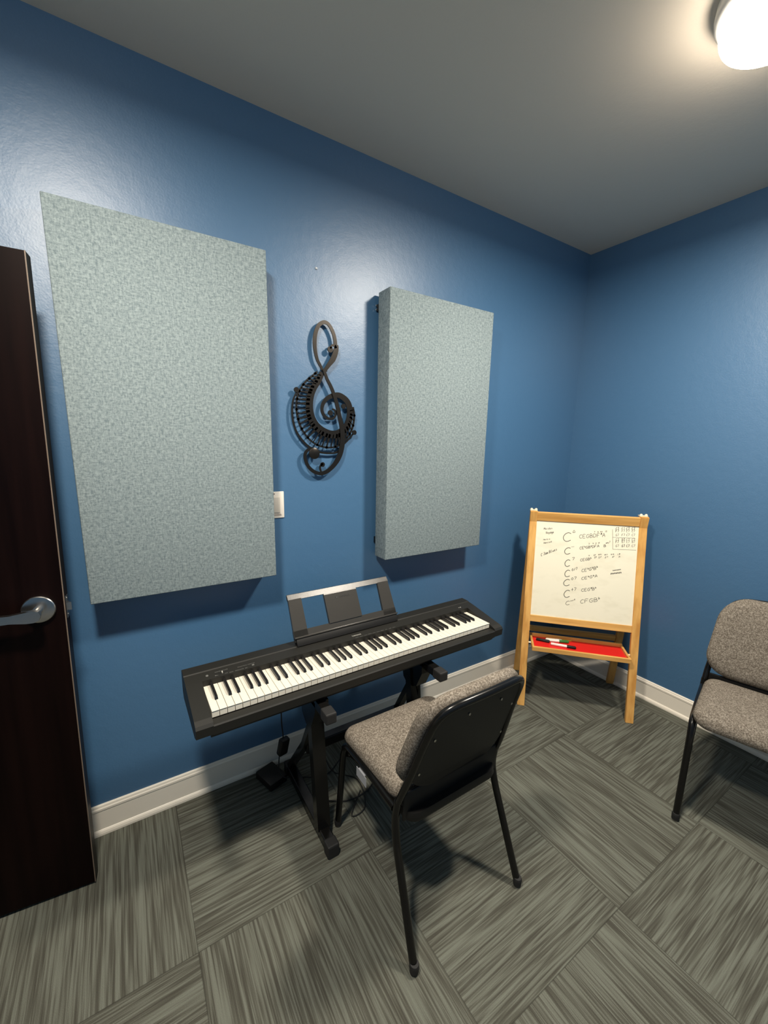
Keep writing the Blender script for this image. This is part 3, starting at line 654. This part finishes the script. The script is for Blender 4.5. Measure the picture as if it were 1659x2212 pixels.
WR= [('C', -0.119, 0.996, -0.076, 1.003, 0.0511), ('^', -0.07, 1.053, -0.058, 1.055, 0.013), ('CEGBDF#A', -0.034, 1.022, 0.105, 1.042, 0.021), ('7', 0.043, 1.061, 0.049, 1.062, 0.007), ('9', 0.061, 1.062, 0.067, 1.063, 0.007), ('#11', 0.075, 1.066, 0.089, 1.067, 0.006), ('13', 0.101, 1.067, 0.112, 1.069, 0.009), ('C', -0.107, 0.921, -0.075, 0.928, 0.0381), ('-', -0.072, 0.963, -0.057, 0.965, 0.012), ('CEbGBbDFA', -0.028, 0.958, 0.077, 0.98, 0.014), ('7', 0.018, 0.989, 0.024, 0.99, 0.0081), ('9', 0.04, 0.993, 0.045, 0.994, 0.0081), ('11', 0.054, 0.996, 0.061, 0.997, 0.0081), ('13', 0.069, 0.999, 0.078, 1.001, 0.0081), ('B', 0.1, 0.982, 0.11, 0.984, 0.014), ('maj7', 0.109, 1.002, 0.132, 1.011, 0.0091), ('C', -0.101, 0.85, -0.072, 0.856, 0.0391), ('7', -0.063, 0.891, -0.05, 0.895, 0.015), ('CEGBb', -0.02, 0.889, 0.04, 0.903, 0.014), ('7', 0.022, 0.921, 0.029, 0.923, 0.007), ('b9', 0.05, 0.928, 0.06, 0.93, 0.0071), ('Db', 0.054, 0.913, 0.067, 0.916, 0.0091), ('#9', 0.073, 0.932, 0.091, 0.935, 0.007), ('D#', 0.076, 0.915, 0.091, 0.918, 0.009), ('#11', 0.105, 0.934, 0.123, 0.938, 0.007), ('F#', 0.11, 0.916, 0.125, 0.92, 0.01), ('b13', 0.139, 0.94, 0.157, 0.942, 0.0071), ('Ab', 0.146, 0.924, 0.158, 0.927, 0.0091), ('13', 0.172, 0.941, 0.19, 0.946, 0.0091), ('A', 0.18, 0.929, 0.188, 0.931, 0.007), ('C', -0.098, 0.789, -0.069, 0.796, 0.0391), ('0/7', -0.062, 0.828, -0.03, 0.84, 0.014), ('CEbGbBb', -0.009, 0.827, 0.077, 0.853, 0.017), ('C', -0.1, 0.736, -0.067, 0.744, 0.0371), ('07', -0.063, 0.775, -0.03, 0.785, 0.014), ('CEbGbA', -0.007, 0.782, 0.079, 0.808, 0.015), ('C', -0.094, 0.668, -0.062, 0.676, 0.0421), ('+7', -0.058, 0.711, -0.028, 0.718, 0.017), ('CEG#Bb', -0.003, 0.714, 0.077, 0.733, 0.016), ('C', -0.081, 0.626, -0.06, 0.632, 0.0221), ('sus4', -0.058, 0.65, -0.031, 0.661, 0.0091), ('CFGBb', -0.005, 0.644, 0.101, 0.67, 0.0221), ('Maiden', -0.23, 1.059, -0.181, 1.065, 0.012), ('Voyage', -0.217, 1.035, -0.172, 1.043, 0.013), ('Herbie', -0.228, 0.996, -0.19, 1.004, 0.007), ('Hancock', -0.225, 0.975, -0.178, 0.988, 0.01), ('C Jam Blues', -0.236, 0.9, -0.148, 0.943, 0.016), ('vvvvvvvv', 0.154, 0.848, 0.196, 0.859, 0.007), ('wvwvwvwv', 0.144, 0.827, 0.201, 0.84, 0.011), ('C7', 0.154, 1.084, 0.172, 1.087, 0.013), ('F7', 0.155, 1.071, 0.173, 1.074, 0.013), ('G7', 0.156, 1.049, 0.174, 1.052, 0.012), ('C7', 0.158, 1.022, 0.176, 1.025, 0.012), ('F7', 0.159, 1.01, 0.176, 1.013, 0.013), ('G7', 0.16, 0.987, 0.178, 0.99, 0.012), ('F7', 0.185, 1.087, 0.202, 1.09, 0.012), ('F7', 0.186, 1.074, 0.203, 1.076, 0.012), ('F7', 0.187, 1.051, 0.205, 1.054, 0.012), ('D7', 0.189, 1.024, 0.206, 1.027, 0.013), ('G7', 0.189, 1.013, 0.207, 1.016, 0.012), ('G7', 0.191, 0.989, 0.209, 0.992, 0.013), ('C7', 0.208, 1.088, 0.226, 1.091, 0.013), ('C7', 0.209, 1.075, 0.227, 1.078, 0.012), ('C7', 0.211, 1.053, 0.228, 1.056, 0.012), ('C7', 0.212, 1.026, 0.23, 1.029, 0.012), ('C7', 0.213, 1.015, 0.231, 1.018, 0.012), ('C7', 0.215, 0.991, 0.232, 0.994, 0.013), ('C7', 0.236, 1.09, 0.254, 1.093, 0.013), ('C7', 0.237, 1.077, 0.254, 1.08, 0.012), ('C7', 0.238, 1.055, 0.256, 1.058, 0.012), ('C7', 0.24, 1.028, 0.258, 1.031, 0.012), ('G7', 0.241, 1.017, 0.258, 1.02, 0.012), ('C7', 0.242, 0.994, 0.26, 0.997, 0.012)]
LN= [[(0.138, 1.087), (0.147, 0.973), (0.266, 0.978)], [(0.142, 1.041), (0.254, 1.045)]]

b = BM(); rw = random.Random(7)
def pen(pts, w, slack=.0004):
    P = [Vector(p)+Vector((rw.uniform(-slack, slack), rw.uniform(-slack, slack))) for p in pts]
    if len(P) > 2: P = cr([(p.x, p.y) for p in P], 3)
    L = []
    for i in range(len(P)):
        d = (P[min(i+1, len(P)-1)]-P[max(i-1, 0)]); d = d.normalized() if d.length > 1e-7 else Vector((1, 0)); nr = Vector((-d.y, d.x))*w/2
        L.append([b.verts.new(F(q.x, q.y, .00665)) for q in (P[i]+nr, P[i]-nr)])
    for A_, B_ in zip(L, L[1:]): b.faces.new([A_[0], B_[0], B_[1], A_[1]])
for t_, u0, s0, u1, s1, h_ in WR:
    p0 = Vector((u0, s0)); d = Vector((u1-u0, (s1-s0)))
    if len(t_) > 1 and d.length > 0 and abs(d.y) > .5*abs(d.x): d.y = .5*abs(d.x)*(1 if d.y > 0 else -1)
    # letter cells; a flat sign is drawn small and raised
    cells = []
    for i, ch in enumerate(t_):
        flat = ch in 'b#' and i > 0 and t_[i-1] in 'ABCDEFG'
        cells.append((ch, flat, .5 if (flat or ch in '1 ') else 1.))
    tot = sum(c[2] for c in cells); x = 0
    for ch, flat, wd in cells:
        for strk in G[ch]:
            pts = []
            for a, c_ in strk:
                xx = (x+(a*.74+.1)*wd)/tot
                if len(t_) == 1: xx = a
                yy = (c_*.55+.6 if flat else c_)*h_
                q = p0+d*xx; pts.append((q.x, q.y+yy))
            pen(pts, .0036 if h_ > .03 else .0024 if h_ > .012 else .0018)
        x += wd
for l in LN: pen(l, .0017, 0) if len(l) == 2 else [pen(l[:2], .0017, 0), pen(l[1:], .0017, 0)]
hw_ = obj('handwriting', b, 'ink', board)

# markers lying in the tray (easel axes)
ER = Matrix.Rotation(EA, 4, 'Z'); EL = Vector((-.521, -.5337, 0))
def marker(name, label, ua, va, ub, vb, body, cap, capfrac, r=.0075, tip=True, z=TZ-.0145):
    A_ = EL+ER @ Vector((ua, va, 0)); B_ = EL+ER @ Vector((ub, vb, 0)); d = B_-A_; L_ = d.length
    t = thing(name, label, 'marker' if name != 'pencil' else 'pencil', (A_.x, A_.y, z+r), (0, 0, math.atan2(d.y, d.x)), group='pens in the red easel tray')
    k = L_*(1-capfrac)
    b = BM(); lathe(b, [(r*.8, 0), (r, .003), (r, k)], 16, (0, 0, 0), 'x'); obj('barrel', b, body, t, True, 40)
    b = BM(); lathe(b, [(r*1.06, k), (r*1.06, L_-.006), (r*.7, L_)], 16, (0, 0, 0), 'x'); obj('cap', b, cap, t, True, 40)
marker('whiteboard_marker', 'black marker at the left end of the red tray', -.225, .118, -.150, .104, 'blackplastic', 'rubber', .45, .0085)
marker('whiteboard_marker', 'white marker with a green cap in the red tray', -.172, .120, -.040, .131, 'white', 'green', .42, .0085)
marker('whiteboard_marker', 'white marker with a black cap at the front of the red tray', -.147, .080, -.012, .064, 'white', 'blackplastic', .36, .0080)
marker('whiteboard_marker', 'pale pink marker lying behind the green-capped marker in the red tray', -.165, .142, -.075, .146, 'cream', 'white', .4, .0060)
marker('pencil', 'yellow pencil touching the back edge of the red tray', -.098, .158, -.020, .159, 'yellow', 'yellow', .2, .0035)
